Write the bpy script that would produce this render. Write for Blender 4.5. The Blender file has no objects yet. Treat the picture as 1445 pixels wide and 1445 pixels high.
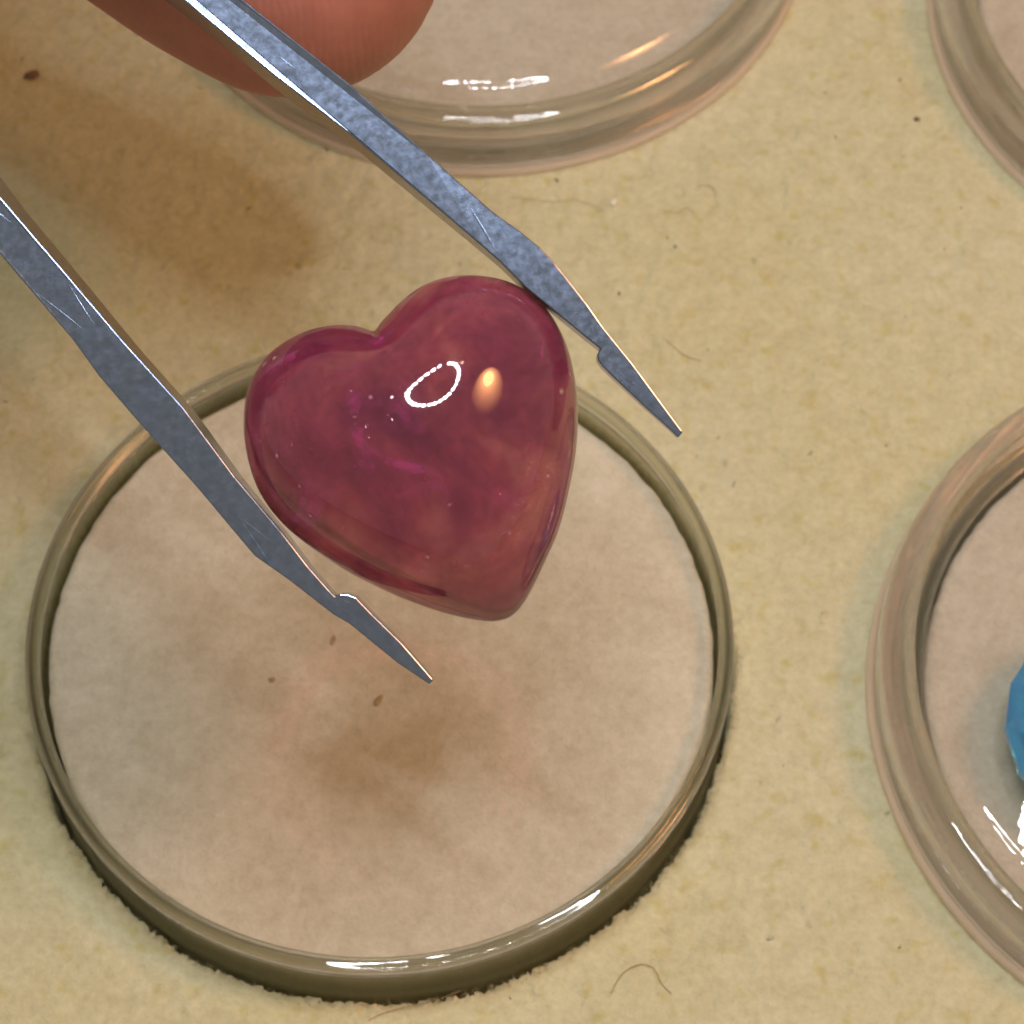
import bpy, bmesh, math, random
import numpy as np
from mathutils import Vector, Matrix

# ------------------------------------------------------------------ camera frame (millimetres, scaled to metres on build)
S = 0.001
W = 1445.0
FPX = 3768.0                       # focal length in photo pixels
ELEV = math.radians(61.0)
R_ = Vector((1, 0, 0))
F_ = Vector((0, math.cos(ELEV), -math.sin(ELEV)))
U_ = Vector((0, math.sin(ELEV), math.cos(ELEV)))

def off(px, py, d):
    return F_ * d + R_ * ((px - 722.5) / FPX * d) - U_ * ((py - 722.5) / FPX * d)

CAM = Vector((0, 0, 3.6)) - off(536, 893, 120.0)

def at(px, py, d):                 # pixel + depth -> point (mm)
    return CAM + off(px, py, d)

def on_z(px, py, z=0.0):           # pixel -> point on the plane z (mm)
    v = off(px, py, 1.0)
    return CAM + v * ((z - CAM.z) / v.z)

sc = bpy.context.scene
col = sc.collection
cd = bpy.data.cameras.new("camera")
cam = bpy.data.objects.new("camera", cd)
col.objects.link(cam)
cam.matrix_world = Matrix.Translation(CAM * S) @ Matrix((R_, U_, -F_)).transposed().to_4x4()
cd.sensor_width = 36.0
cd.lens = FPX / W * 36.0
cd.clip_start = 0.005
cd.clip_end = 20.0
cd.dof.use_dof = True
cd.dof.focus_distance = 0.0995
cd.dof.aperture_fstop = 160.0
sc.camera = cam

# ------------------------------------------------------------------ world and lamps
world = bpy.data.worlds.new("World")
sc.world = world
world.use_nodes = True
bg = world.node_tree.nodes["Background"]
bg.inputs["Color"].default_value = (1.0, 0.86, 0.62, 1)
bg.inputs["Strength"].default_value = 0.43

GEM = at(590, 645, 98.5)           # centre of the heart's girdle

def lamp(name, kind, loc, power, colour, radius, target=None):
    l = bpy.data.lights.new(name, kind)
    l.energy = power
    l.color = colour
    if kind == 'AREA':
        l.shape = 'DISK'
        l.size = radius * 2 * S
    else:
        l.shadow_soft_size = radius * S
    o = bpy.data.objects.new(name, l)
    col.objects.link(o)
    o.location = loc * S
    if target is not None:
        o.rotation_euler = ((target - loc).to_track_quat('-Z', 'Y')).to_euler()
    return o

# ring of white LEDs hanging over the tray (its ring is mirrored in the heart and in the lids)
RING_C = Vector((12, 0, 152))
RING_R = 26.0
N_LED = 28
for k in range(N_LED):
    if k == 7:
        continue
    a = 2 * math.pi * k / N_LED
    p = RING_C + Vector((math.cos(a), math.sin(a), 0)) * RING_R
    lamp("ring_led", 'POINT', p, 0.0225, (0.90, 0.96, 1.0), 1.95)

# warm bulb lamp standing off to one side
wd = (-F_ + R_ * math.tan(math.radians(40.5)) + U_ * math.tan(math.radians(31))).normalized()
WARM = GEM + wd * 260
lamp("warm_bulb", 'AREA', WARM, 0.06, (1.0, 0.40, 0.15), 17, GEM)
# glowing inside of its shade: brightest round the bulb, fading towards the lower lip
for k in range(12):
    rr = 20 + 3.2 * k
    lamp("warm_shade", 'AREA', WARM + wd * (6 + 2.5 * k) - U_ * (1 + 0.9 * k + 0.16 * k * k), 0.0135 + 0.0013 * k, (1.0, 0.42, 0.15), rr, GEM)

sc.view_settings.view_transform = 'Standard'
sc.view_settings.look = 'None'
sc.view_settings.exposure = 0.0
sc.view_settings.gamma = 1.0
sc.cycles.use_denoising = True
sc.cycles.max_bounces = 12
sc.cycles.diffuse_bounces = 3
sc.cycles.use_adaptive_sampling = True
sc.cycles.adaptive_threshold = 0.03
sc.cycles.transmission_bounces = 14
sc.cycles.glossy_bounces = 8
sc.cycles.transparent_max_bounces = 16
sc.cycles.sample_clamp_indirect = 6.0
sc.cycles.blur_glossy = 0.3

# ------------------------------------------------------------------ helpers
def mesh_obj(name, verts, faces, mat, parent=None, smooth=True):
    me = bpy.data.meshes.new(name)
    v = np.asarray(verts, dtype=np.float64) * S
    me.from_pydata(v.tolist(), [], faces)
    me.materials.append(mat)
    if smooth:
        me.polygons.foreach_set("use_smooth", [True] * len(me.polygons))
    me.update()
    o = bpy.data.objects.new(name, me)
    col.objects.link(o)
    if parent:
        o.parent = parent
    return o

def bm_obj(name, bm, mat, parent=None, smooth=True):
    me = bpy.data.meshes.new(name)
    bmesh.ops.recalc_face_normals(bm, faces=bm.faces[:])
    bm.to_mesh(me)
    bm.free()
    me.materials.append(mat)
    if smooth:
        me.polygons.foreach_set("use_smooth", [True] * len(me.polygons))
    o = bpy.data.objects.new(name, me)
    col.objects.link(o)
    if parent:
        o.parent = parent
    return o

def empty(name, loc, label, cat, group=None):
    o = bpy.data.objects.new(name, None)
    o.empty_display_size = 0.003
    col.objects.link(o)
    o.location = loc * S
    tag(o, label, cat, group)
    return o

def tag(o, label=None, cat=None, group=None, kind=None):
    if label: o["label"] = label
    if cat: o["category"] = cat
    if group: o["group"] = group
    if kind: o["kind"] = kind
    return o

def lathe(name, prof, mat, parent, seg=192, closed=True, jitter=0.0, seed=0):
    """prof: list of (r, z) in mm; closed = ring profile joins end to start"""
    rnd = random.Random(seed)
    vs, fs = [], []
    n = len(prof)
    rad = [1 + rnd.uniform(-jitter, jitter) for _ in range(seg)]
    idx = []
    for (r, z) in prof:
        if r < 1e-6:
            vs.append((0, 0, z)); idx.append([len(vs) - 1] * seg)
        else:
            row = []
            for k in range(seg):
                a = 2 * math.pi * k / seg
                vs.append((r * rad[k] * math.cos(a), r * rad[k] * math.sin(a), z)); row.append(len(vs) - 1)
            idx.append(row)
    m = n if closed else n - 1
    for i in range(m):
        A, B = idx[i], idx[(i + 1) % n]
        for k in range(seg):
            k2 = (k + 1) % seg
            f = [A[k], A[k2], B[k2], B[k]]
            g = []
            for q in f:
                if q not in g: g.append(q)
            if len(g) >= 3: fs.append(g)
    o = mesh_obj(name, vs, fs, mat, parent)
    bm = bmesh.new(); bm.from_mesh(o.data)
    bmesh.ops.recalc_face_normals(bm, faces=bm.faces[:])
    bm.to_mesh(o.data); bm.free()
    return o

# ------------------------------------------------------------------ materials
def newmat(name):
    m = bpy.data.materials.new(name)
    m.use_nodes = True
    nt = m.node_tree
    b = nt.nodes["Principled BSDF"]
    return m, nt, b

def N(nt, t, **kw):
    n = nt.nodes.new(t)
    for k, v in kw.items():
        if k in n.inputs: n.inputs[k].default_value = v
        else: setattr(n, k, v)
    return n

def ramp(nt, src, stops):
    r = nt.nodes.new("ShaderNodeValToRGB")
    els = r.color_ramp.elements
    while len(els) < len(stops): els.new(0.5)
    for e, (p, c) in zip(els, stops):
        e.position = p
        e.color = (*c, 1) if len(c) == 3 else c
    nt.links.new(src, r.inputs["Fac"])
    return r

def noise(nt, co, scale, detail=3, rough=0.55, dist=0.0):
    n = N(nt, "ShaderNodeTexNoise", Scale=scale, Detail=detail, Roughness=rough, Distortion=dist)
    nt.links.new(co, n.inputs["Vector"])
    return n

def mix(nt, a, b, fac, mode='MIX'):
    m = nt.nodes.new("ShaderNodeMix")
    m.data_type = 'RGBA'
    m.blend_type = mode
    for s, v in ((0, fac), (6, a), (7, b)):
        if hasattr(v, 'is_linked') or hasattr(v, 'links'):
            nt.links.new(v, m.inputs[s])
        elif s == 0:
            m.inputs[0].default_value = v
        else:
            m.inputs[s].default_value = (*v, 1)
    return m.outputs[2]

def felt_material(name, base, spot, pale, fleck, amount):
    m, nt, b = newmat(name)
    co = nt.nodes.new("ShaderNodeTexCoord").outputs["Object"]
    big = noise(nt, co, 70, 1)
    mid = noise(nt, co, 800, 2, 0.6)
    fine = noise(nt, co, 2600, 2, 0.65)
    sp = noise(nt, co, 1000, 1, 0.5)
    b.inputs["Sheen Weight"].default_value = 0.0
    r1 = ramp(nt, big.outputs["Fac"], [(0.36, base), (0.66, pale)])
    r2 = ramp(nt, mid.outputs["Fac"], [(0.36, (0.94, 0.93, 0.90)), (0.64, (1.03, 1.03, 1.03))])
    c = mix(nt, r1.outputs[0], r2.outputs[0], 1.0, 'MULTIPLY')
    rs = ramp(nt, sp.outputs["Fac"], [(0.58, (0, 0, 0)), (0.78, (1, 1, 1))])
    fs = N(nt, "ShaderNodeMath", operation='MULTIPLY'); fs.inputs[1].default_value = amount
    nt.links.new(rs.outputs[0], fs.inputs[0])
    c = mix(nt, c, spot, fs.outputs[0])
    sp2 = noise(nt, co, 1500, 0, 0.4)
    rf = ramp(nt, sp2.outputs["Fac"], [(0.70, (0, 0, 0)), (0.78, (1, 1, 1))])
    ff = N(nt, "ShaderNodeMath", operation='MULTIPLY'); ff.inputs[1].default_value = amount * 0.10
    nt.links.new(rf.outputs[0], ff.inputs[0])
    c = mix(nt, c, fleck, ff.outputs[0])
    rfine = ramp(nt, fine.outputs["Fac"], [(0.3, (0.91, 0.90, 0.88)), (0.7, (1.05, 1.05, 1.05))])
    c = mix(nt, c, rfine.outputs[0], 1.0, 'MULTIPLY')
    nt.links.new(c, b.inputs["Base Color"])
    b.inputs["Roughness"].default_value = 0.95
    b.inputs["Specular IOR Level"].default_value = 0.15
    bump = N(nt, "ShaderNodeBump", Strength=0.5, Distance=0.00022)
    nt.links.new(fine.outputs["Fac"], bump.inputs["Height"])
    nt.links.new(bump.outputs[0], b.inputs["Normal"])
    return m

M_FELT = felt_material("tan_felt", (0.455, 0.415, 0.262), (0.39, 0.34, 0.13), (0.465, 0.435, 0.30), (0.36, 0.29, 0.14), 0.65)
M_PAD = felt_material("pale_felt", (0.46, 0.405, 0.318), (0.40, 0.335, 0.21), (0.48, 0.435, 0.352), (0.32, 0.25, 0.15), 0.16)

def schlick_sheet(nt, through, rough, normal):
    """light straight through, plus a mirror reflection that grows towards grazing angles"""
    lw = nt.nodes.new("ShaderNodeLayerWeight"); lw.inputs["Blend"].default_value = 0.5
    p5 = N(nt, "ShaderNodeMath", operation='POWER'); p5.inputs[1].default_value = 5.0
    nt.links.new(lw.outputs["Facing"], p5.inputs[0])
    f = N(nt, "ShaderNodeMath", operation='MULTIPLY_ADD'); f.inputs[1].default_value = 0.945; f.inputs[2].default_value = 0.055
    nt.links.new(p5.outputs[0], f.inputs[0])
    tr = N(nt, "ShaderNodeBsdfTransparent"); tr.inputs["Color"].default_value = (*through, 1)
    gl = N(nt, "ShaderNodeBsdfGlossy", Roughness=rough)
    nt.links.new(normal, gl.inputs["Normal"])
    mx = nt.nodes.new("ShaderNodeMixShader")
    nt.links.new(f.outputs[0], mx.inputs[0])
    nt.links.new(tr.outputs[0], mx.inputs[1]); nt.links.new(gl.outputs[0], mx.inputs[2])
    return mx.outputs[0]

def clear_material(name, glass, through, ior, rough, wear, share, haze=None, amount=0.0):
    """clear plastic: share of straight-through light mixed with refracting glass"""
    m, nt, b = newmat(name)
    b.inputs["Base Color"].default_value = (*glass, 1)
    b.inputs["Transmission Weight"].default_value = 1.0
    b.inputs["IOR"].default_value = ior
    b.inputs["Roughness"].default_value = rough
    co = nt.nodes.new("ShaderNodeTexCoord").outputs["Object"]
    n1 = noise(nt, co, 260, 2)
    n2 = noise(nt, co, 1800, 2)
    add = N(nt, "ShaderNodeMath", operation='MULTIPLY_ADD'); add.inputs[1].default_value = 0.12
    nt.links.new(n2.outputs["Fac"], add.inputs[0]); nt.links.new(n1.outputs["Fac"], add.inputs[2])
    bump = N(nt, "ShaderNodeBump", Strength=wear, Distance=0.0002)
    nt.links.new(add.outputs[0], bump.inputs["Height"])
    nt.links.new(bump.outputs[0], b.inputs["Normal"])
    sheet = schlick_sheet(nt, through, rough, bump.outputs[0])
    mx = nt.nodes.new("ShaderNodeMixShader"); mx.inputs[0].default_value = share
    nt.links.new(b.outputs[0], mx.inputs[1]); nt.links.new(sheet, mx.inputs[2])
    out = mx.outputs[0]
    if haze:                        # a little light scattered in the plastic itself
        tl = N(nt, "ShaderNodeBsdfTranslucent"); tl.inputs["Color"].default_value = (*haze, 1)
        df = N(nt, "ShaderNodeBsdfDiffuse"); df.inputs["Color"].default_value = (*haze, 1)
        h1 = nt.nodes.new("ShaderNodeMixShader"); h1.inputs[0].default_value = 0.5
        nt.links.new(tl.outputs[0], h1.inputs[1]); nt.links.new(df.outputs[0], h1.inputs[2])
        h2 = nt.nodes.new("ShaderNodeMixShader"); h2.inputs[0].default_value = amount
        nt.links.new(out, h2.inputs[1]); nt.links.new(h1.outputs[0], h2.inputs[2])
        out = h2.outputs[0]
    nt.links.new(out, nt.nodes["Material Output"].inputs["Surface"])
    return m

def sheet_material(name, through, ior, rough):
    """thin clear sheet: straight-through light plus mirror reflection by angle"""
    m, nt, b = newmat(name)
    co = nt.nodes.new("ShaderNodeTexCoord").outputs["Object"]
    n1 = noise(nt, co, 500, 2)
    bump = N(nt, "ShaderNodeBump", Strength=0.001, Distance=0.0001)
    nt.links.new(n1.outputs["Fac"], bump.inputs["Height"])
    nt.links.new(schlick_sheet(nt, through, rough, bump.outputs[0]), nt.nodes["Material Output"].inputs["Surface"])
    return m

M_GLASS = clear_material("jar_acrylic", (0.985, 0.99, 0.99), (0.98, 0.98, 0.98), 1.49, 0.01, 0.03, 0.42)
M_WALL = clear_material("jar_wall_acrylic", (0.99, 0.99, 0.93), (0.985, 0.985, 0.93), 1.49, 0.02, 0.03, 0.92, (0.88, 0.78, 0.28), 0.06)
M_LIDRIM = clear_material("lid_rim_acrylic", (0.99, 0.985, 0.98), (0.99, 0.985, 0.985), 1.59, 0.012, 0.04, 0.40)
def band_material():
    m, nt, b = newmat("satin_lid_edge_warm_lit")
    b.inputs["Base Color"].default_value = (0.86, 0.72, 0.60, 1)  # warm lamplight on the satin edge is put into this peach
    b.inputs["Roughness"].default_value = 0.25
    b.inputs["IOR"].default_value = 1.49
    co = nt.nodes.new("ShaderNodeTexCoord").outputs["Object"]
    n1 = noise(nt, co, 1500, 2)
    bump = N(nt, "ShaderNodeBump", Strength=0.3, Distance=0.0002)
    nt.links.new(n1.outputs["Fac"], bump.inputs["Height"]); nt.links.new(bump.outputs[0], b.inputs["Normal"])
    tl = N(nt, "ShaderNodeBsdfTranslucent"); tl.inputs["Color"].default_value = (0.85, 0.72, 0.6, 1)
    tr = N(nt, "ShaderNodeBsdfTransparent")
    m1 = nt.nodes.new("ShaderNodeMixShader"); m1.inputs[0].default_value = 0.5
    m2 = nt.nodes.new("ShaderNodeMixShader"); m2.inputs[0].default_value = 0.55
    nt.links.new(b.outputs[0], m1.inputs[1]); nt.links.new(tl.outputs[0], m1.inputs[2])
    nt.links.new(m1.outputs[0], m2.inputs[1]); nt.links.new(tr.outputs[0], m2.inputs[2])
    nt.links.new(m2.outputs[0], nt.nodes["Material Output"].inputs["Surface"])
    return m
M_BAND = band_material()
M_LID = sheet_material("lid_acrylic", (0.985, 0.98, 0.985), 1.49, 0.0)

def steel_material():
    m, nt, b = newmat("brushed_steel")
    co = nt.nodes.new("ShaderNodeTexCoord").outputs["Object"]
    b.inputs["Metallic"].default_value = 1.0
    n1 = noise(nt, co, 1900, 4, 0.65)
    n2 = noise(nt, co, 3500, 2, 0.6)
    c = ramp(nt, n1.outputs["Fac"], [(0.30, (0.165, 0.21, 0.325)), (0.72, (0.21, 0.255, 0.38))])
    nt.links.new(c.outputs[0], b.inputs["Base Color"])
    r = ramp(nt, n2.outputs["Fac"], [(0.3, (0.16,) * 3), (0.7, (0.24,) * 3)])
    nt.links.new(r.outputs[0], b.inputs["Roughness"])
    # scratches: noise stretched along a few directions in the plane of the arms
    bump_in = None
    for deg, fa, fb, thr in ((38, 200, 5200, 0.72), (58, 230, 5800, 0.73), (20, 330, 6200, 0.75), (84, 400, 6000, 0.77)):
        al = R_ * math.cos(math.radians(deg)) - U_ * math.sin(math.radians(deg))
        ac = R_ * math.sin(math.radians(deg)) + U_ * math.cos(math.radians(deg))
        d1 = N(nt, "ShaderNodeVectorMath", operation='DOT_PRODUCT'); d1.inputs[1].default_value = al * fa
        d2 = N(nt, "ShaderNodeVectorMath", operation='DOT_PRODUCT'); d2.inputs[1].default_value = ac * fb
        nt.links.new(co, d1.inputs[0]); nt.links.new(co, d2.inputs[0])
        cx = nt.nodes.new("ShaderNodeCombineXYZ")
        nt.links.new(d1.outputs["Value"], cx.inputs[0]); nt.links.new(d2.outputs["Value"], cx.inputs[1])
        cx.inputs[2].default_value = deg * 1.7
        ns = noise(nt, cx.outputs[0], 1.0, 1, 0.4, 0.3)
        rr = ramp(nt, ns.outputs["Fac"], [(thr, (0, 0, 0)), (thr + 0.08, (1, 1, 1))])
        if bump_in is None: bump_in = rr.outputs[0]
        else: bump_in = mix(nt, bump_in, rr.outputs[0], 1.0, 'ADD')
    comb = N(nt, "ShaderNodeMath", operation='MULTIPLY_ADD'); comb.inputs[1].default_value = 0.5
    nt.links.new(n1.outputs["Fac"], comb.inputs[0]); nt.links.new(bump_in, comb.inputs[2])
    bump = N(nt, "ShaderNodeBump", Strength=0.2, Distance=0.000022)
    nt.links.new(comb.outputs[0], bump.inputs["Height"])
    nt.links.new(bump.outputs[0], b.inputs["Normal"])
    return m
M_STEEL = steel_material()

def ruby_material():
    m, nt, b = newmat("included_pink_red_stone")
    L = nt.links.new
    co = nt.nodes.new("ShaderNodeTexCoord").outputs["Object"]
    n1 = noise(nt, co, 190, 5, 0.6, 0.5)
    n2 = noise(nt, co, 1500, 4, 0.7, 0.2)
    n3 = noise(nt, co, 420, 3, 0.6, 0.8)
    c1 = ramp(nt, n1.outputs["Fac"], [(0.36, (0.085, 0.009, 0.042)), (0.46, (0.15, 0.020, 0.066)), (0.54, (0.26, 0.050, 0.092)), (0.64, (0.56, 0.21, 0.21))])
    c2 = ramp(nt, n2.outputs["Fac"], [(0.35, (0.82, 0.8, 0.86)), (0.68, (1.2, 1.2, 1.15))])
    c = mix(nt, c1.outputs[0], c2.outputs[0], 1.0, 'MULTIPLY')
    veil = ramp(nt, n3.outputs["Fac"], [(0.57, (0, 0, 0)), (0.72, (0.7, 0.7, 0.7))])
    c = mix(nt, c, (0.42, 0.05, 0.24), veil.outputs[0])
    # tiny pale inclusions in clusters, their sparkle put into the colour
    v = N(nt, "ShaderNodeTexVoronoi", Scale=1500.0); v.inputs["Randomness"].default_value = 1.0
    L(co, v.inputs["Vector"])
    gate = noise(nt, co, 380, 2)
    gr = ramp(nt, gate.outputs["Fac"], [(0.55, (0, 0, 0)), (0.62, (1, 1, 1))])
    sp = ramp(nt, v.outputs["Distance"], [(0.05, (1, 1, 1)), (0.17, (0, 0, 0))])
    n4 = noise(nt, co, 2600, 3, 0.7, 1.0)
    sq = ramp(nt, n4.outputs["Fac"], [(0.66, (0, 0, 0)), (0.72, (1, 1, 1))])
    both = mix(nt, sp.outputs[0], sq.outputs[0], 1.0, 'ADD')
    fl = mix(nt, both, gr.outputs[0], 1.0, 'MULTIPLY')
    c = mix(nt, c, (0.75, 0.38, 0.55), fl)
    L(c, b.inputs["Base Color"])
    b.inputs["Roughness"].default_value = 0.6
    b.inputs["Specular IOR Level"].default_value = 0.0
    b.inputs["Subsurface Weight"].default_value = 0.8
    b.inputs["Subsurface Radius"].default_value = (1.0, 0.3, 0.45)
    b.inputs["Subsurface Scale"].default_value = 0.0007
    # polishing pits
    pr = ramp(nt, v.outputs["Distance"], [(0.06, (0, 0, 0)), (0.24, (1, 1, 1))])
    gi = ramp(nt, gate.outputs["Fac"], [(0.54, (1, 1, 1)), (0.60, (0, 0, 0))])
    h = mix(nt, pr.outputs[0], gi.outputs[0], 1.0, 'LIGHTEN')
    bump = N(nt, "ShaderNodeBump", Strength=1.0, Distance=0.00006)
    L(h, bump.inputs["Height"])
    rf = N(nt, "ShaderNodeBsdfRefraction", Roughness=0.10, IOR=1.22)
    rf.inputs["Color"].default_value = (0.97, 0.86, 0.88, 1)
    gl = N(nt, "ShaderNodeBsdfGlossy", Roughness=0.04)
    L(bump.outputs[0], gl.inputs["Normal"])
    fr = N(nt, "ShaderNodeFresnel", IOR=1.7)
    L(bump.outputs[0], fr.inputs["Normal"])
    tq = ramp(nt, n1.outputs["Fac"], [(0.40, (0.40,) * 3), (0.60, (0.72,) * 3)])
    body = nt.nodes.new("ShaderNodeMixShader")
    L(tq.outputs[0], body.inputs[0]); L(b.outputs[0], body.inputs[1]); L(rf.outputs[0], body.inputs[2])
    mx = nt.nodes.new("ShaderNodeMixShader")
    geo = nt.nodes.new("ShaderNodeNewGeometry")
    front = N(nt, "ShaderNodeMath", operation='SUBTRACT'); front.inputs[0].default_value = 1.0
    L(geo.outputs["Backfacing"], front.inputs[1])
    ff = N(nt, "ShaderNodeMath", operation='MULTIPLY')
    L(fr.outputs[0], ff.inputs[0]); L(front.outputs[0], ff.inputs[1])
    L(ff.outputs[0], mx.inputs[0]); L(body.outputs[0], mx.inputs[1]); L(gl.outputs[0], mx.inputs[2])
    L(mx.outputs[0], nt.nodes["Material Output"].inputs["Surface"])
    ab = N(nt, "ShaderNodeVolumeAbsorption", Density=520.0)
    ab.inputs["Color"].default_value = (0.74, 0.16, 0.36, 1)
    L(ab.outputs[0], nt.nodes["Material Output"].inputs["Volume"])
    return m
M_RUBY = ruby_material()

def blue_material():
    m, nt, b = newmat("blue_topaz")
    b.inputs["Base Color"].default_value = (0.05, 0.52, 1.0, 1)
    b.inputs["Transmission Weight"].default_value = 0.85
    b.inputs["IOR"].default_value = 1.62
    b.inputs["Roughness"].default_value = 0.03
    return m
M_BLUE = blue_material()

def skin_material():
    m, nt, b = newmat("skin")
    co = nt.nodes.new("ShaderNodeTexCoord").outputs["Object"]
    n1 = noise(nt, co, 160, 3)
    n1 = noise(nt, co, 300, 4, 0.65)
    c = ramp(nt, n1.outputs["Fac"], [(0.3, (0.29, 0.095, 0.065)), (0.7, (0.38, 0.135, 0.095))])
    nt.links.new(c.outputs[0], b.inputs["Base Color"])
    b.inputs["Subsurface Weight"].default_value = 0.35
    b.inputs["Subsurface Radius"].default_value = (1.0, 0.3, 0.15)
    b.inputs["Subsurface Scale"].default_value = 0.0015
    b.inputs["Roughness"].default_value = 0.55
    wv = N(nt, "ShaderNodeTexWave", Scale=1000.0, Distortion=4.0, Detail=1.0)
    nt.links.new(co, wv.inputs["Vector"])
    bump = N(nt, "ShaderNodeBump", Strength=0.13, Distance=0.0001)
    nt.links.new(wv.outputs["Fac"], bump.inputs["Height"])
    nt.links.new(bump.outputs[0], b.inputs["Normal"])
    return m
M_SKIN = skin_material()

def plain(name, colour, rough=0.9):
    m, nt, b = newmat(name)
    co = nt.nodes.new("ShaderNodeTexCoord").outputs["Object"]
    n1 = noise(nt, co, 3000, 2)
    c = ramp(nt, n1.outputs["Fac"], [(0.3, tuple(x * 0.8 for x in colour)), (0.7, tuple(min(1, x * 1.2) for x in colour))])
    nt.links.new(c.outputs[0], b.inputs["Base Color"])
    b.inputs["Roughness"].default_value = rough
    return m
M_FIBRE = plain("brown_fibre", (0.30, 0.22, 0.11))
M_WHITE = plain("white_lint", (0.60, 0.55, 0.45))
M_SPECK = plain("dark_speck", (0.14, 0.08, 0.05))

# ------------------------------------------------------------------ the felt-covered foam tray
JAR_C = Vector((0, 0, 0))
LID_SPOTS = {
    "upper": on_z(680, -140, 1.0),
    "right": on_z(1776, 985, 1.0),
    "corner": on_z(1785, 5, 1.0),
}
for v in LID_SPOTS.values(): v.z = 0
HOLE_R = 16.12

def vnoise(shape, cell, rng):
    h, w = shape
    gh, gw = int(h / cell) + 3, int(w / cell) + 3
    g = rng.standard_normal((gh, gw))
    y = np.arange(h) / cell; x = np.arange(w) / cell
    yi = y.astype(int); xi = x.astype(int)
    fy = (y - yi)[:, None]; fx = (x - xi)[None, :]
    fy = fy * fy * (3 - 2 * fy); fx = fx * fx * (3 - 2 * fx)
    a = g[yi][:, xi]; b = g[yi][:, xi + 1]; c = g[yi + 1][:, xi]; d = g[yi + 1][:, xi + 1]
    return (a * (1 - fx) + b * fx) * (1 - fy) + (c * (1 - fx) + d * fx) * fy

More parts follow.
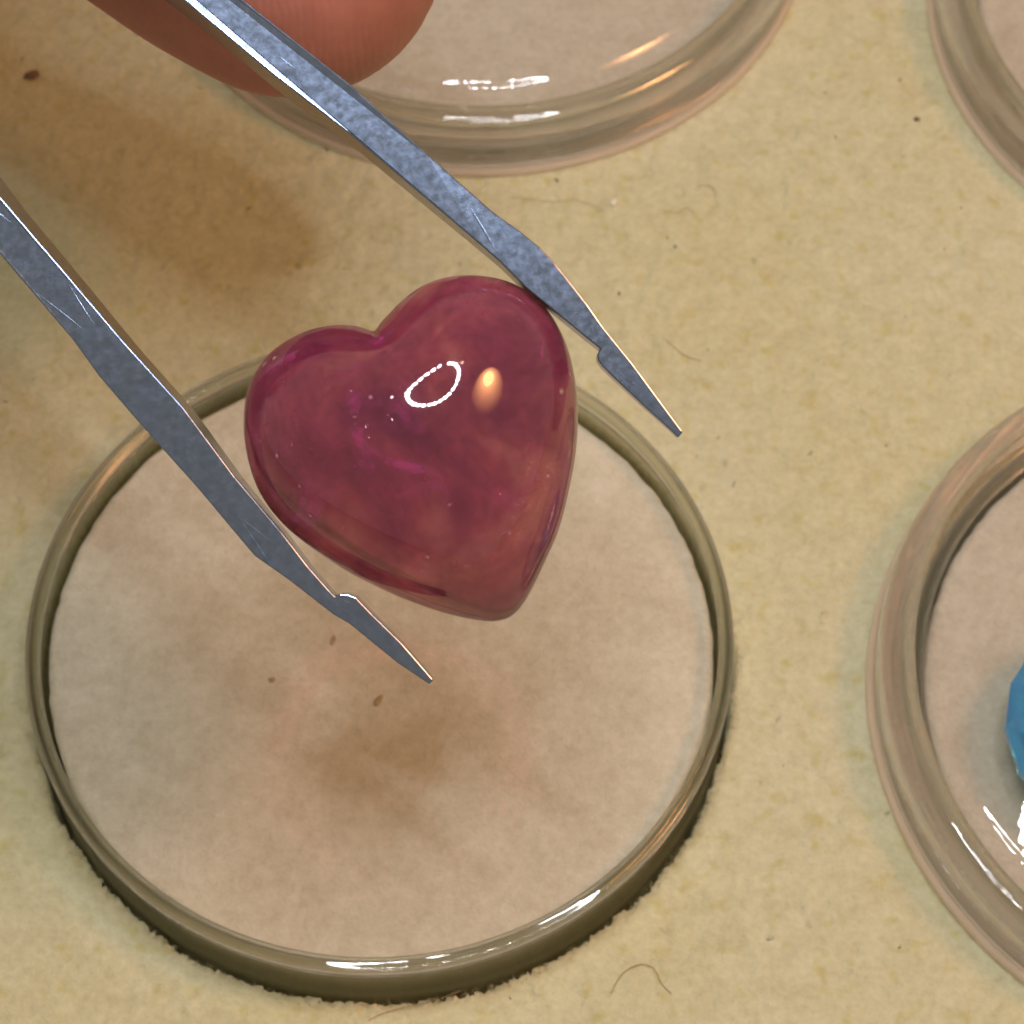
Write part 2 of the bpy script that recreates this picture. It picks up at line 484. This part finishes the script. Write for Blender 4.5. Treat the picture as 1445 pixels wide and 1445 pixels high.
def build_tray():
    rng = np.random.default_rng(4)
    st = 0.17
    def axis(lo, hi):
        mid = list(np.arange(lo, hi, st))
        a, s = [lo], st
        while a[-1] > lo - 160:
            s = min(s * 1.35, 25); a.append(a[-1] - s)
        b, s = [mid[-1]], st
        while b[-1] < hi + 160:
            s = min(s * 1.35, 25); b.append(b[-1] + s)
        return np.array(a[:0:-1] + mid + b[1:])
    X, Y = axis(-24, 32), axis(-24, 46)
    gx, gy = np.meshgrid(X, Y)
    shp = gx.shape
    z = 0.035 * vnoise(shp, 2.2, rng) + 0.03 * vnoise(shp, 5, rng) + 0.05 * vnoise(shp, 30, rng)
    jx = gx + 0.05 * rng.standard_normal(shp) * (np.abs(np.gradient(gx, axis=1)) < 0.3)
    jy = gy + 0.05 * rng.standard_normal(shp) * (np.abs(np.gradient(gy, axis=0)) < 0.3)
    # the cut edge of the hole: pull the nearest vertices on to a ragged circle
    r = np.hypot(gx, gy)
    ang = np.arctan2(gy, gx)
    rag = HOLE_R + 0.05 * np.sin(ang * 9 + 1) + 0.04 * np.sin(ang * 23) + 0.04 * np.sin(ang * 71 + 2) + 0.05 * rng.standard_normal(shp)
    near = np.exp(-np.clip(r - HOLE_R, 0, None) / 0.5)
    z = np.where(r < HOLE_R + 4, z + near * (0.04 * rng.standard_normal(shp) - 0.12), z)
    keep = r > rag
    for c in LID_SPOTS.values():
        keep &= np.hypot(gx - c.x, gy - c.y) > HOLE_R
    h, w = shp
    ids = np.arange(h * w).reshape(shp)
    q = keep[:-1, :-1] & keep[1:, :-1] & keep[:-1, 1:] & keep[1:, 1:]
    f = np.stack([ids[:-1, :-1][q], ids[:-1, 1:][q], ids[1:, 1:][q], ids[1:, :-1][q]], 1)
    used = np.unique(f)
    remap = -np.ones(h * w, int); remap[used] = np.arange(len(used))
    V = np.stack([jx.ravel(), jy.ravel(), z.ravel()], 1)[used]
    f = remap[f]
    # walls of the cut holes and outer edge: drop every boundary edge
    e = np.concatenate([f[:, [0, 1]], f[:, [1, 2]], f[:, [2, 3]], f[:, [3, 0]]])
    key = np.sort(e, 1); key = key[:, 0].astype(np.int64) * len(V) + key[:, 1]
    uq, inv, cnt = np.unique(key, return_inverse=True, return_counts=True)
    be = e[cnt[inv] == 1]
    bv = np.unique(be)
    # draw the stair-stepped cut out on to an uneven circle
    for cx, cy in [(0.0, 0.0)] + [(c.x, c.y) for c in LID_SPOTS.values()]:
        dx, dy = V[bv, 0] - cx, V[bv, 1] - cy
        rr = np.hypot(dx, dy); an = np.arctan2(dy, dx)
        hit = rr < HOLE_R + 0.8
        tgt = HOLE_R + 0.05 * np.sin(an * 9 + 1) + 0.04 * np.sin(an * 23) + 0.035 * np.sin(an * 71 + 2) + 0.06 * rng.standard_normal(len(bv))
        V[bv[hit], 0] = cx + (tgt * np.cos(an))[hit]; V[bv[hit], 1] = cy + (tgt * np.sin(an))[hit]
    low = V[bv].copy(); low[:, 2] = -12.0
    lm = {int(b): len(V) + i for i, b in enumerate(bv)}
    wall = [[int(b), int(a), lm[int(a)], lm[int(b)]] for a, b in be]
    V = np.concatenate([V, low])
    o = mesh_obj("foam_tray", V, f.tolist() + wall, M_FELT)
    tag(o, "tan felt-covered foam tray with round holes holding the gem jars", "foam tray", kind="structure")
    base = mesh_obj("base_board", [(-230, -230, -12.3), (230, -230, -12.3), (230, 240, -12.3), (-230, 240, -12.3)], [[0, 1, 2, 3]], M_FELT, o, False)
    # short fibres standing off the cut edge round the open jar, and loose nap
    vs, fs = [], []
    rnd = random.Random(7)
    for k in range(1600):
        a = rnd.uniform(0, 2 * math.pi)
        rr = HOLE_R + rnd.uniform(-0.05, 0.30)
        p = Vector((rr * math.cos(a), rr * math.sin(a), rnd.uniform(-0.25, 0.05)))
        d = Vector((-math.cos(a) * rnd.uniform(-0.3, 0.9) + rnd.uniform(-.5, .5), -math.sin(a) * rnd.uniform(-0.3, 0.9) + rnd.uniform(-.5, .5), rnd.uniform(0.3, 1.1))).normalized()
        L = rnd.uniform(0.12, 0.32); wd_ = rnd.uniform(0.008, 0.018)
        s = d.orthogonal().normalized() * wd_; t = d.cross(s)
        i = len(vs)
        m_ = p + d * L * 0.6 + Vector((rnd.uniform(-.06, .06), rnd.uniform(-.06, .06), 0))
        vs += [tuple(p + s), tuple(p - s * .5 + t), tuple(p - s * .5 - t), tuple(m_ + s * .8), tuple(m_ - s * .4 + t * .8), tuple(m_ - s * .4 - t * .8), tuple(p + d * L)]
        for u in range(3):
            v_ = (u + 1) % 3
            fs += [[i + u, i + v_, i + 3 + v_, i + 3 + u], [i + 3 + u, i + 3 + v_, i + 6]]
    fz = mesh_obj("edge_fuzz", vs, fs, M_FELT, o)
    fz["kind"] = "stuff"
    return o
TRAY = build_tray()

# ------------------------------------------------------------------ gem jars
def arc(cx, cz, r, a0, a1, n):
    return [(cx + r * math.cos(math.radians(a0 + (a1 - a0) * i / n)), cz + r * math.sin(math.radians(a0 + (a1 - a0) * i / n))) for i in range(n + 1)]

def jar_profiles(top, ro=15.9, ri=15.3, bottom=-9.0):
    zr = top - 0.75
    wall = [(0, bottom), (ro - 0.6, bottom)] + arc(ro - 0.6, bottom + 0.6, 0.6, -90, 0, 4)[1:]
    wall += [(ro - 0.04, -3), (ro - 0.04, zr - 0.01), (ri + 0.04, zr - 0.01), (ri + 0.04, -3), (ri, bottom + 1.2), (0, bottom + 1.2)]
    rim = [(ro, zr), (ro + 0.02, top - 0.18)] + arc(ro - 0.16, top - 0.18, 0.18, 0, 90, 5)[1:]
    rim += arc(ri + 0.10, top - 0.13, 0.18, 90, 180, 5) + [(ri, zr)]
    return wall, rim

def pad_profile(top, r=15.12, bottom=-7.7):
    return [(0, bottom), (r, bottom), (r, top - 0.5)] + arc(r - 0.5, top - 0.5, 0.5, 0, 90, 5)[1:] + [(r * 0.66, top + 0.02), (r * .33, top - 0.02), (0, top)]

def make_jar(loc, label, top, pad_top, seed):
    t = empty("gem_jar", loc, label, "gem jar", "round clear gem jars in the tray")
    wall, rim = jar_profiles(top)
    lathe("jar_wall", wall, M_WALL, t, closed=False)
    lathe("rim", rim, M_GLASS, t, closed=True)
    lathe("felt_pad", pad_profile(pad_top), M_PAD, t, closed=False, jitter=0.003, seed=seed)
    return t

make_jar(JAR_C, "open clear gem jar with pale felt pad below the red heart gem", 3.6, 2.1, 1)
make_jar(LID_SPOTS["upper"], "closed gem jar in the tray beneath the fingertip", 1.5, 0.9, 2)
make_jar(LID_SPOTS["right"], "closed gem jar in the tray containing the blue gem", 1.5, 0.9, 3)
make_jar(LID_SPOTS["corner"], "closed gem jar at the upper right corner, away from the tweezers", 1.5, 0.9, 4)

def lid_profiles():
    RD, ro, apex, th = 50.0, 17.5, 6.3, 0.9
    def dome(r, a): return a - (RD - math.sqrt(RD * RD - r * r))
    rp = 15.9
    zs = dome(rp, apex)
    rim = [(ro - 0.05, 0.52), (ro, 1.3)] + arc(rp + 0.25, zs - 1.32, 1.25, 0, 72, 9)
    rim += [(rp + 0.01, zs), (rp + 0.5, zs - th * 0.8)]
    rim += [(rp + 0.5, zs - th - 0.5)]
    rim += [(rp + 0.55, 1.0), (rp + 0.6, 0.52)]
    band = [(ro - 0.15, 0.10)] + arc(ro + 0.03, 0.31, 0.2, -75, 80, 7) + [(ro - 0.1, 0.51), (rp + 0.62, 0.51), (rp + 0.6, 0.10)]
    rr = [rp * k / 12 for k in range(13)]
    plate = [(r, dome(r, apex)) for r in rr] + [(r, dome(r, apex - th)) for r in rr[::-1]]
    return rim, plate, band

LID_RIM, LID_PLATE, LID_BAND = lid_profiles()
def make_lid(loc, label):
    t = empty("jar_lid", loc, label, "jar lid", "domed clear lids on the closed jars")
    lathe("rim", LID_RIM, M_LIDRIM, t, closed=True)
    lathe("edge_band", LID_BAND, M_BAND, t, closed=True)
    lathe("top_plate", LID_PLATE, M_LID, t, closed=False)
    return t
make_lid(LID_SPOTS["upper"], "domed clear lid on the closed jar beneath the fingertip")
make_lid(LID_SPOTS["right"], "domed clear lid over the blue gem")
make_lid(LID_SPOTS["corner"], "domed clear lid at the upper right corner, cut off by two picture edges")

# ------------------------------------------------------------------ the blue faceted gem
def blue_gem():
    c = on_z(1591, 1030, 3.2)
    bm = bmesh.new()
    rings = [(-2.6, 0.25, 8, 0), (-1.0, 3.3, 16, 0.5), (0.0, 5.45, 16, 0), (0.45, 5.45, 16, 0), (1.2, 4.3, 16, .5), (1.7, 2.8, 8, 0)]
    vs = []
    for z, r, n, ph in rings:
        vs.append([bm.verts.new((r * math.cos(2 * math.pi * (k + ph) / n) * S, r * math.sin(2 * math.pi * (k + ph) / n) * S, z * S)) for k in range(n)])
    bmesh.ops.convex_hull(bm, input=bm.verts[:])
    o = bm_obj("faceted_gem", bm, M_BLUE, smooth=False)
    o.location = (c.x * S, c.y * S, 3.15 * S)
    tag(o, "bright blue faceted gem lying inside a lidded jar", "gem")
blue_gem()

# ------------------------------------------------------------------ the heart cabochon
HEART = [(605,268),(622,245),(645,220),(700,165),(760,122),(840,90),(940,78),(1040,90),(1120,120),(1190,170),(1245,240),(1290,330),(1318,440),(1330,560),(1325,700),(1300,850),(1262,1000),(1215,1110),(1165,1215),(1125,1280),(1085,1318),(1040,1333),(990,1334),(900,1318),(800,1290),(680,1245),(560,1188),(500,1156),(425,1108),(340,1048),(270,988),(213,922),(170,850),(143,775),(127,700),(121,620),(130,520),(165,430),(220,360),(290,310),(370,275),(460,260),(530,264),(570,276),(592,280)]

def build_heart():
    D = 98.5
    mm = D / FPX                     # mm per photo pixel at that depth
    pts = np.array([((300 + x * 0.3875 - 590) * mm, -(360 + y * 0.3875 - 645) * mm) for x, y in HEART])
    # dense closed outline, Catmull-Rom but keeping the cleft sharp
    n = len(pts); dense = []
    for i in range(n):
        p0, p1, p2, p3 = pts[i - 1], pts[i], pts[(i + 1) % n], pts[(i + 2) % n]
        if i == 0: p0 = p1
        if i == n - 1: p3 = p2
        for k in range(8):
            t = k / 8
            dense.append(0.5 * ((2 * p1) + (-p0 + p2) * t + (2 * p0 - 5 * p1 + 4 * p2 - p3) * t * t + (-p0 + 3 * p1 - 3 * p2 + p3) * t ** 3))
    O = np.array(dense)
    # membrane height over the outline (gives the valley that runs in from the cleft)
    G = 121; lo = O.min(0) - 0.3; hi = O.max(0) + 0.3
    xs = np.linspace(lo[0], hi[0], G); ys = np.linspace(lo[1], hi[1], G)
    PX, PY = np.meshgrid(xs, ys)
    inside = np.zeros((G, G), bool)
    a, b = O, np.roll(O, -1, 0)
    for (x1, y1), (x2, y2) in zip(a, b):
        if y1 == y2: continue
        c = ((y1 > PY) != (y2 > PY)) & (PX < (x2 - x1) * (PY - y1) / (y2 - y1) + x1)
        inside ^= c
    hx = xs[1] - xs[0]; hy = ys[1] - ys[0]
    u = np.zeros((G, G))
    ix2, iy2 = 1 / hx ** 2, 1 / hy ** 2
    for it in range(6000):
        un = ((np.roll(u, 1, 1) + np.roll(u, -1, 1)) * ix2 + (np.roll(u, 1, 0) + np.roll(u, -1, 0)) * iy2 + 1) / (2 * (ix2 + iy2))
        u = np.where(inside, un, 0)
    u = u / u.max()
    def samp(x, y):
        fx = np.clip((x - lo[0]) / hx, 0, G - 1.001); fy = np.clip((y - lo[1]) / hy, 0, G - 1.001)
        xi = fx.astype(int); yi = fy.astype(int); tx = fx - xi; ty = fy - yi
        return (u[yi, xi] * (1 - tx) + u[yi, xi + 1] * tx) * (1 - ty) + (u[yi + 1, xi] * (1 - tx) + u[yi + 1, xi + 1] * tx) * ty
    ctr = np.array([0.55, 0.35])
    K = 44
    verts, faces = [], []
    m = len(O)
    H = 4.7
    ss = [math.sin(0.5 * math.pi * k / K) for k in range(1, K + 1)]
    rows = []
    def ringrow(P, Z):
        i0 = len(verts)
        for (x, y), z in zip(P, Z): verts.append((x, y, z))
        return list(range(i0, i0 + m))
    for s in ss[:-1]:
        P = ctr + (O - ctr) * s
        hgt = H * np.sqrt(np.clip(samp(P[:, 0], P[:, 1]), 0, 1))
        # soften the seam next to the outline where the grid is coarse
        lim = H * math.sqrt(max(0, 1 - s ** 2)) * 1.25
        rows.append(ringrow(P, np.minimum(hgt, lim) + 0.25))
    rows.append(ringrow(O, np.full(m, 0.16)))
    rows.append(ringrow(O * 1.0, np.full(m, -0.22)))
    for s in (0.975, 0.93, 0.85, 0.7, 0.5, 0.25):
        P = ctr + (O - ctr) * s
        rows.append(ringrow(P, np.full(m, -0.25 - 1.7 * math.sqrt(1 - s ** 2))))
    top = len(verts); verts.append((ctr[0], ctr[1], H * math.sqrt(float(samp(np.array([ctr[0]]), np.array([ctr[1]]))[0])) + 0.25))
    bot = len(verts); verts.append((ctr[0], ctr[1], -1.98))
    for k in range(m):
        k2 = (k + 1) % m
        faces.append([top, rows[0][k], rows[0][k2]])
        for A, B in zip(rows[:-1], rows[1:]):
            faces.append([A[k], B[k], B[k2], A[k2]])
        faces.append([bot, rows[-1][k2], rows[-1][k]])
    # local (x right, y up, z to the viewer) -> world
    verts = [(x, y, z - 0.05 * x + 0.05 * y) for x, y, z in verts]
    wv = [GEM + R_ * x + U_ * y - F_ * z for x, y, z in verts]
    o = mesh_obj("heart_gem", [tuple(v - GEM) for v in wv], faces, M_RUBY)
    o.location = GEM * S
    bm = bmesh.new(); bm.from_mesh(o.data)
    bmesh.ops.recalc_face_normals(bm, faces=bm.faces[:])
    for _ in range(2):
        bmesh.ops.smooth_vert(bm, verts=bm.verts[:], factor=0.5, use_axis_x=True, use_axis_y=True, use_axis_z=True)
    bm.to_mesh(o.data); bm.free()
    tag(o, "translucent pinkish red heart-shaped cabochon gem gripped by the tweezers", "gem")
    return o
build_heart()

# ------------------------------------------------------------------ tweezers
UP_OUT = [(-1236,-1290),(-700,-800),(-250,-455),(90,-200),(344,0),(498,122),(605,219),(697,300),(735,327),(762,349),(783,371),(800,392),(829,429),(852,462),(894,514),(930,563),(964,609)]
UP_IN = [(957,618),(944,605),(904,569),(864,531),(850,517),(844,508),(843,500),(847,492),(829,478),(787,443),(742,406),(705,369),(680,347),(493,189),(384,105),(256,-2),(20,-190),(-310,-430),(-745,-770),(-1250,-1225)]
LO_IN = [(-1220,-1220),(-760,-690),(-420,-255),(-200,20),(0,277),(85,376),(173,480),(259,575),(332,673),(398,751),(435,799),(465,833),(473,841),(480,838),(490,838),(503,843),(525,866),(567,907),(612,959)]
LO_OUT = [(606,966),(560,935),(494,881),(470,867),(407,818),(360,785),(352,776),(279,689),(193,593),(139,530),(103,480),(0,359),(-250,60),(-480,-210),(-820,-650),(-1260,-1170)]

def make_arm(outline, parent, lift):
    bm = bmesh.new()
    top, bot = [], []
    for (x, y) in outline:
        # distance back from the tips decides how deep the blade is
        dist = max(0.0, ((965 - x) * 0.75 + (620 - y) * 0.66)) if parent_side == 'up' else max(0.0, ((612 - x) * 0.62 + (962 - y) * 0.78))
        depth = 0.75 + min(dist, 1400) / 1400 * 7.4
        d0 = 96.7 + lift - 0.3 * min(dist, 900) / 900
        top.append(bm.verts.new((at(x, y, d0)) * S))
        p = at(x, y, d0) + F_ * depth
        bot.append(bm.verts.new(p * S))
    n = len(outline)
    bm.faces.new(top)
    bm.faces.new(bot[::-1])
    for i in range(n):
        j = (i + 1) % n
        bm.faces.new([top[i], bot[i], bot[j], top[j]])
    o = bm_obj("arm", bm, M_STEEL, parent, smooth=False)
    bv = o.modifiers.new("edge", 'BEVEL')
    bv.width = 0.00006; bv.segments = 2; bv.limit_method = 'ANGLE'; bv.angle_limit = math.radians(50)
    return o

tw = empty("tweezers", Vector((0, 0, 0)), "pair of worn steel tweezers holding the red heart gem", "tweezers")
parent_side = 'up'
make_arm(UP_OUT + UP_IN, tw, 0.0)
parent_side = 'low'
make_arm(LO_IN + LO_OUT, tw, 0.15)

# ------------------------------------------------------------------ the hand behind the tweezers
def build_hand():
    bm = bmesh.new()
    def ball(p, r):
        m = Matrix.Translation(p * S) @ Matrix.Scale(r * S, 4)
        bmesh.ops.create_icosphere(bm, subdivisions=3, radius=1.0, matrix=m)
    def chain(pts):
        for (a, ra), (b, rb) in zip(pts[:-1], pts[1:]):
            n = max(2, int((b - a).length / (0.22 * min(ra, rb))))
            for k in range(n + 1):
                t = k / n
                ball(a.lerp(b, t), ra + (rb - ra) * t)
    P = lambda x, y, d: at(x, y, d - 0.7)
    # index finger, its pad seen under the tweezers
    chain([(P(408, -85, 109.5), 6.55), (P(330, -150, 109.5), 7.1), (P(30, -375, 108.5), 7.4), (P(-200, -560, 107), 8.0), (P(-620, -840, 104), 8.6), (P(-1150, -1150, 101), 10.5)])
    # thumb on the outer side of the other arm
    chain([(P(-640, -60, 101), 7.6), (P(-900, -330, 101), 8.8), (P(-1250, -760, 101), 9.6), (P(-1650, -1150, 104), 13)])
    # middle, ring and little finger folded under
    chain([(P(20, -760, 113), 7.0), (P(-420, -1000, 112), 8.0), (P(-1250, -1380, 104), 10.5)])
    chain([(P(-150, -1180, 114), 6.8), (P(-600, -1350, 113), 7.8), (P(-1350, -1640, 106), 10.5)])
    chain([(P(-450, -1520, 114), 6.0), (P(-800, -1640, 113), 6.8), (P(-1450, -1880, 108), 9.5)])
    # palm and wrist
    chain([(P(-1250, -1250, 103), 12), (P(-1900, -1500, 104), 17), (P(-2700, -2000, 104), 19), (P(-3600, -2600, 104), 22)])
    chain([(P(-1400, -1700, 106), 11), (P(-2100, -1900, 105), 15), (P(-2700, -2100, 104), 18)])
    o = bm_obj("hand", bm, M_SKIN)
    rm = o.modifiers.new("skin", 'REMESH'); rm.mode = 'VOXEL'; rm.voxel_size = 0.0007; rm.use_smooth_shade = True
    sm = o.modifiers.new("soft", 'SMOOTH'); sm.factor = 0.5; sm.iterations = 14
    tag(o, "bare fingertip of a hand gripping the tweezers, above a jar lid", "hand")
    return o
build_hand()

# ------------------------------------------------------------------ fibres and specks lying on the felt
def fibre(px, label, w=0.02, mat=None, z=0.12):
    pts = [on_z(x, y, z) for x, y in px]
    sm = []
    n = len(pts)
    for i in range(n - 1):
        p0, p1, p2, p3 = pts[max(i - 1, 0)], pts[i], pts[i + 1], pts[min(i + 2, n - 1)]
        for k in range(6):
            t = k / 6
            sm.append(0.5 * ((2 * p1) + (p2 - p0) * t + (2 * p0 - 5 * p1 + 4 * p2 - p3) * t * t + (-p0 + 3 * p1 - 3 * p2 + p3) * t ** 3))
    sm.append(pts[-1])
    vs, fs = [], []
    for i, p in enumerate(sm):
        d = (sm[min(i + 1, len(sm) - 1)] - sm[max(i - 1, 0)]).normalized()
        s = d.cross(Vector((0, 0, 1))).normalized() * w
        u = Vector((0, 0, 1)) * w
        b = p + Vector((0, 0, 0.05 * math.sin(i * 0.7)))
        vs += [tuple(b + s), tuple(b + u), tuple(b - s), tuple(b - u)]
        if i:
            q = (i - 1) * 4
            for k in range(4):
                fs.append([q + k, q + (k + 1) % 4, q + 4 + (k + 1) % 4, q + 4 + k])
    o = mesh_obj("loose_fibre", vs, fs, mat or M_FIBRE)
    tag(o, label, "fibre", "loose fibres on the felt")

fibre([(862, 1402), (880, 1372), (905, 1361), (922, 1366), (934, 1388), (947, 1402)], "thin brown arched fibre on felt near the bottom edge")
fibre([(520, 1440), (545, 1428), (585, 1418), (625, 1408), (650, 1398)], "thin reddish fibre on felt just under the open jar", 0.017)
fibre([(722, 278), (770, 283), (815, 283), (840, 290), (852, 298)], "long pale brown fibre on felt right of the upper tweezer arm", 0.014)
fibre([(938, 298), (955, 299), (968, 293), (980, 300)], "short curled fibre on felt between two closed jars", 0.014)
fibre([(985, 262), (1002, 262), (1010, 272), (1008, 280)], "tiny hooked fibre on felt under the upper jar lid", 0.014)
fibre([(940, 480), (965, 500), (990, 510)], "faint fibre on felt beside the upper tweezer tip", 0.014)

def speck(px, py, rx, ry, rot, label, z=0.1, mat=None):
    c = on_z(px, py, z)
    rnd = random.Random(int(px))
    bm = bmesh.new()
    bmesh.ops.create_icosphere(bm, subdivisions=2, radius=1.0)
    for v in bm.verts:
        v.co *= rnd.uniform(0.75, 1.2)
        v.co = Vector((v.co.x * rx * S, v.co.y * ry * S, v.co.z * min(rx, ry) * 0.5 * S))
    o = bm_obj("dust_speck", bm, mat or M_SPECK)
    o.location = c * S
    o.rotation_euler = (0, 0, math.radians(rot))
    tag(o, label, "speck", "specks on the felt")

speck(45, 106, 0.50, 0.26, 25, "largest dark speck on shaded felt left of the hand")
speck(1294, 168, 0.16, 0.13, 0, "small dark speck on felt beside the corner jar lid")
speck(534, 988, 0.13, 0.34, -32, "brown speck on the jar pad under the lower tweezer tip", 2.16, M_FIBRE)
speck(470, 903, 0.09, 0.26, -14, "thin brown speck on the jar pad touching the lower tweezer arm", 2.16, M_FIBRE)
speck(384, 959, 0.14, 0.12, 0, "tiny round speck on the jar pad left of the lower arm", 2.16, M_FIBRE)
speck(866, 285, 0.18, 0.26, -20, "white lint speck on felt beside the upper tweezer arm", 0.1, M_WHITE)
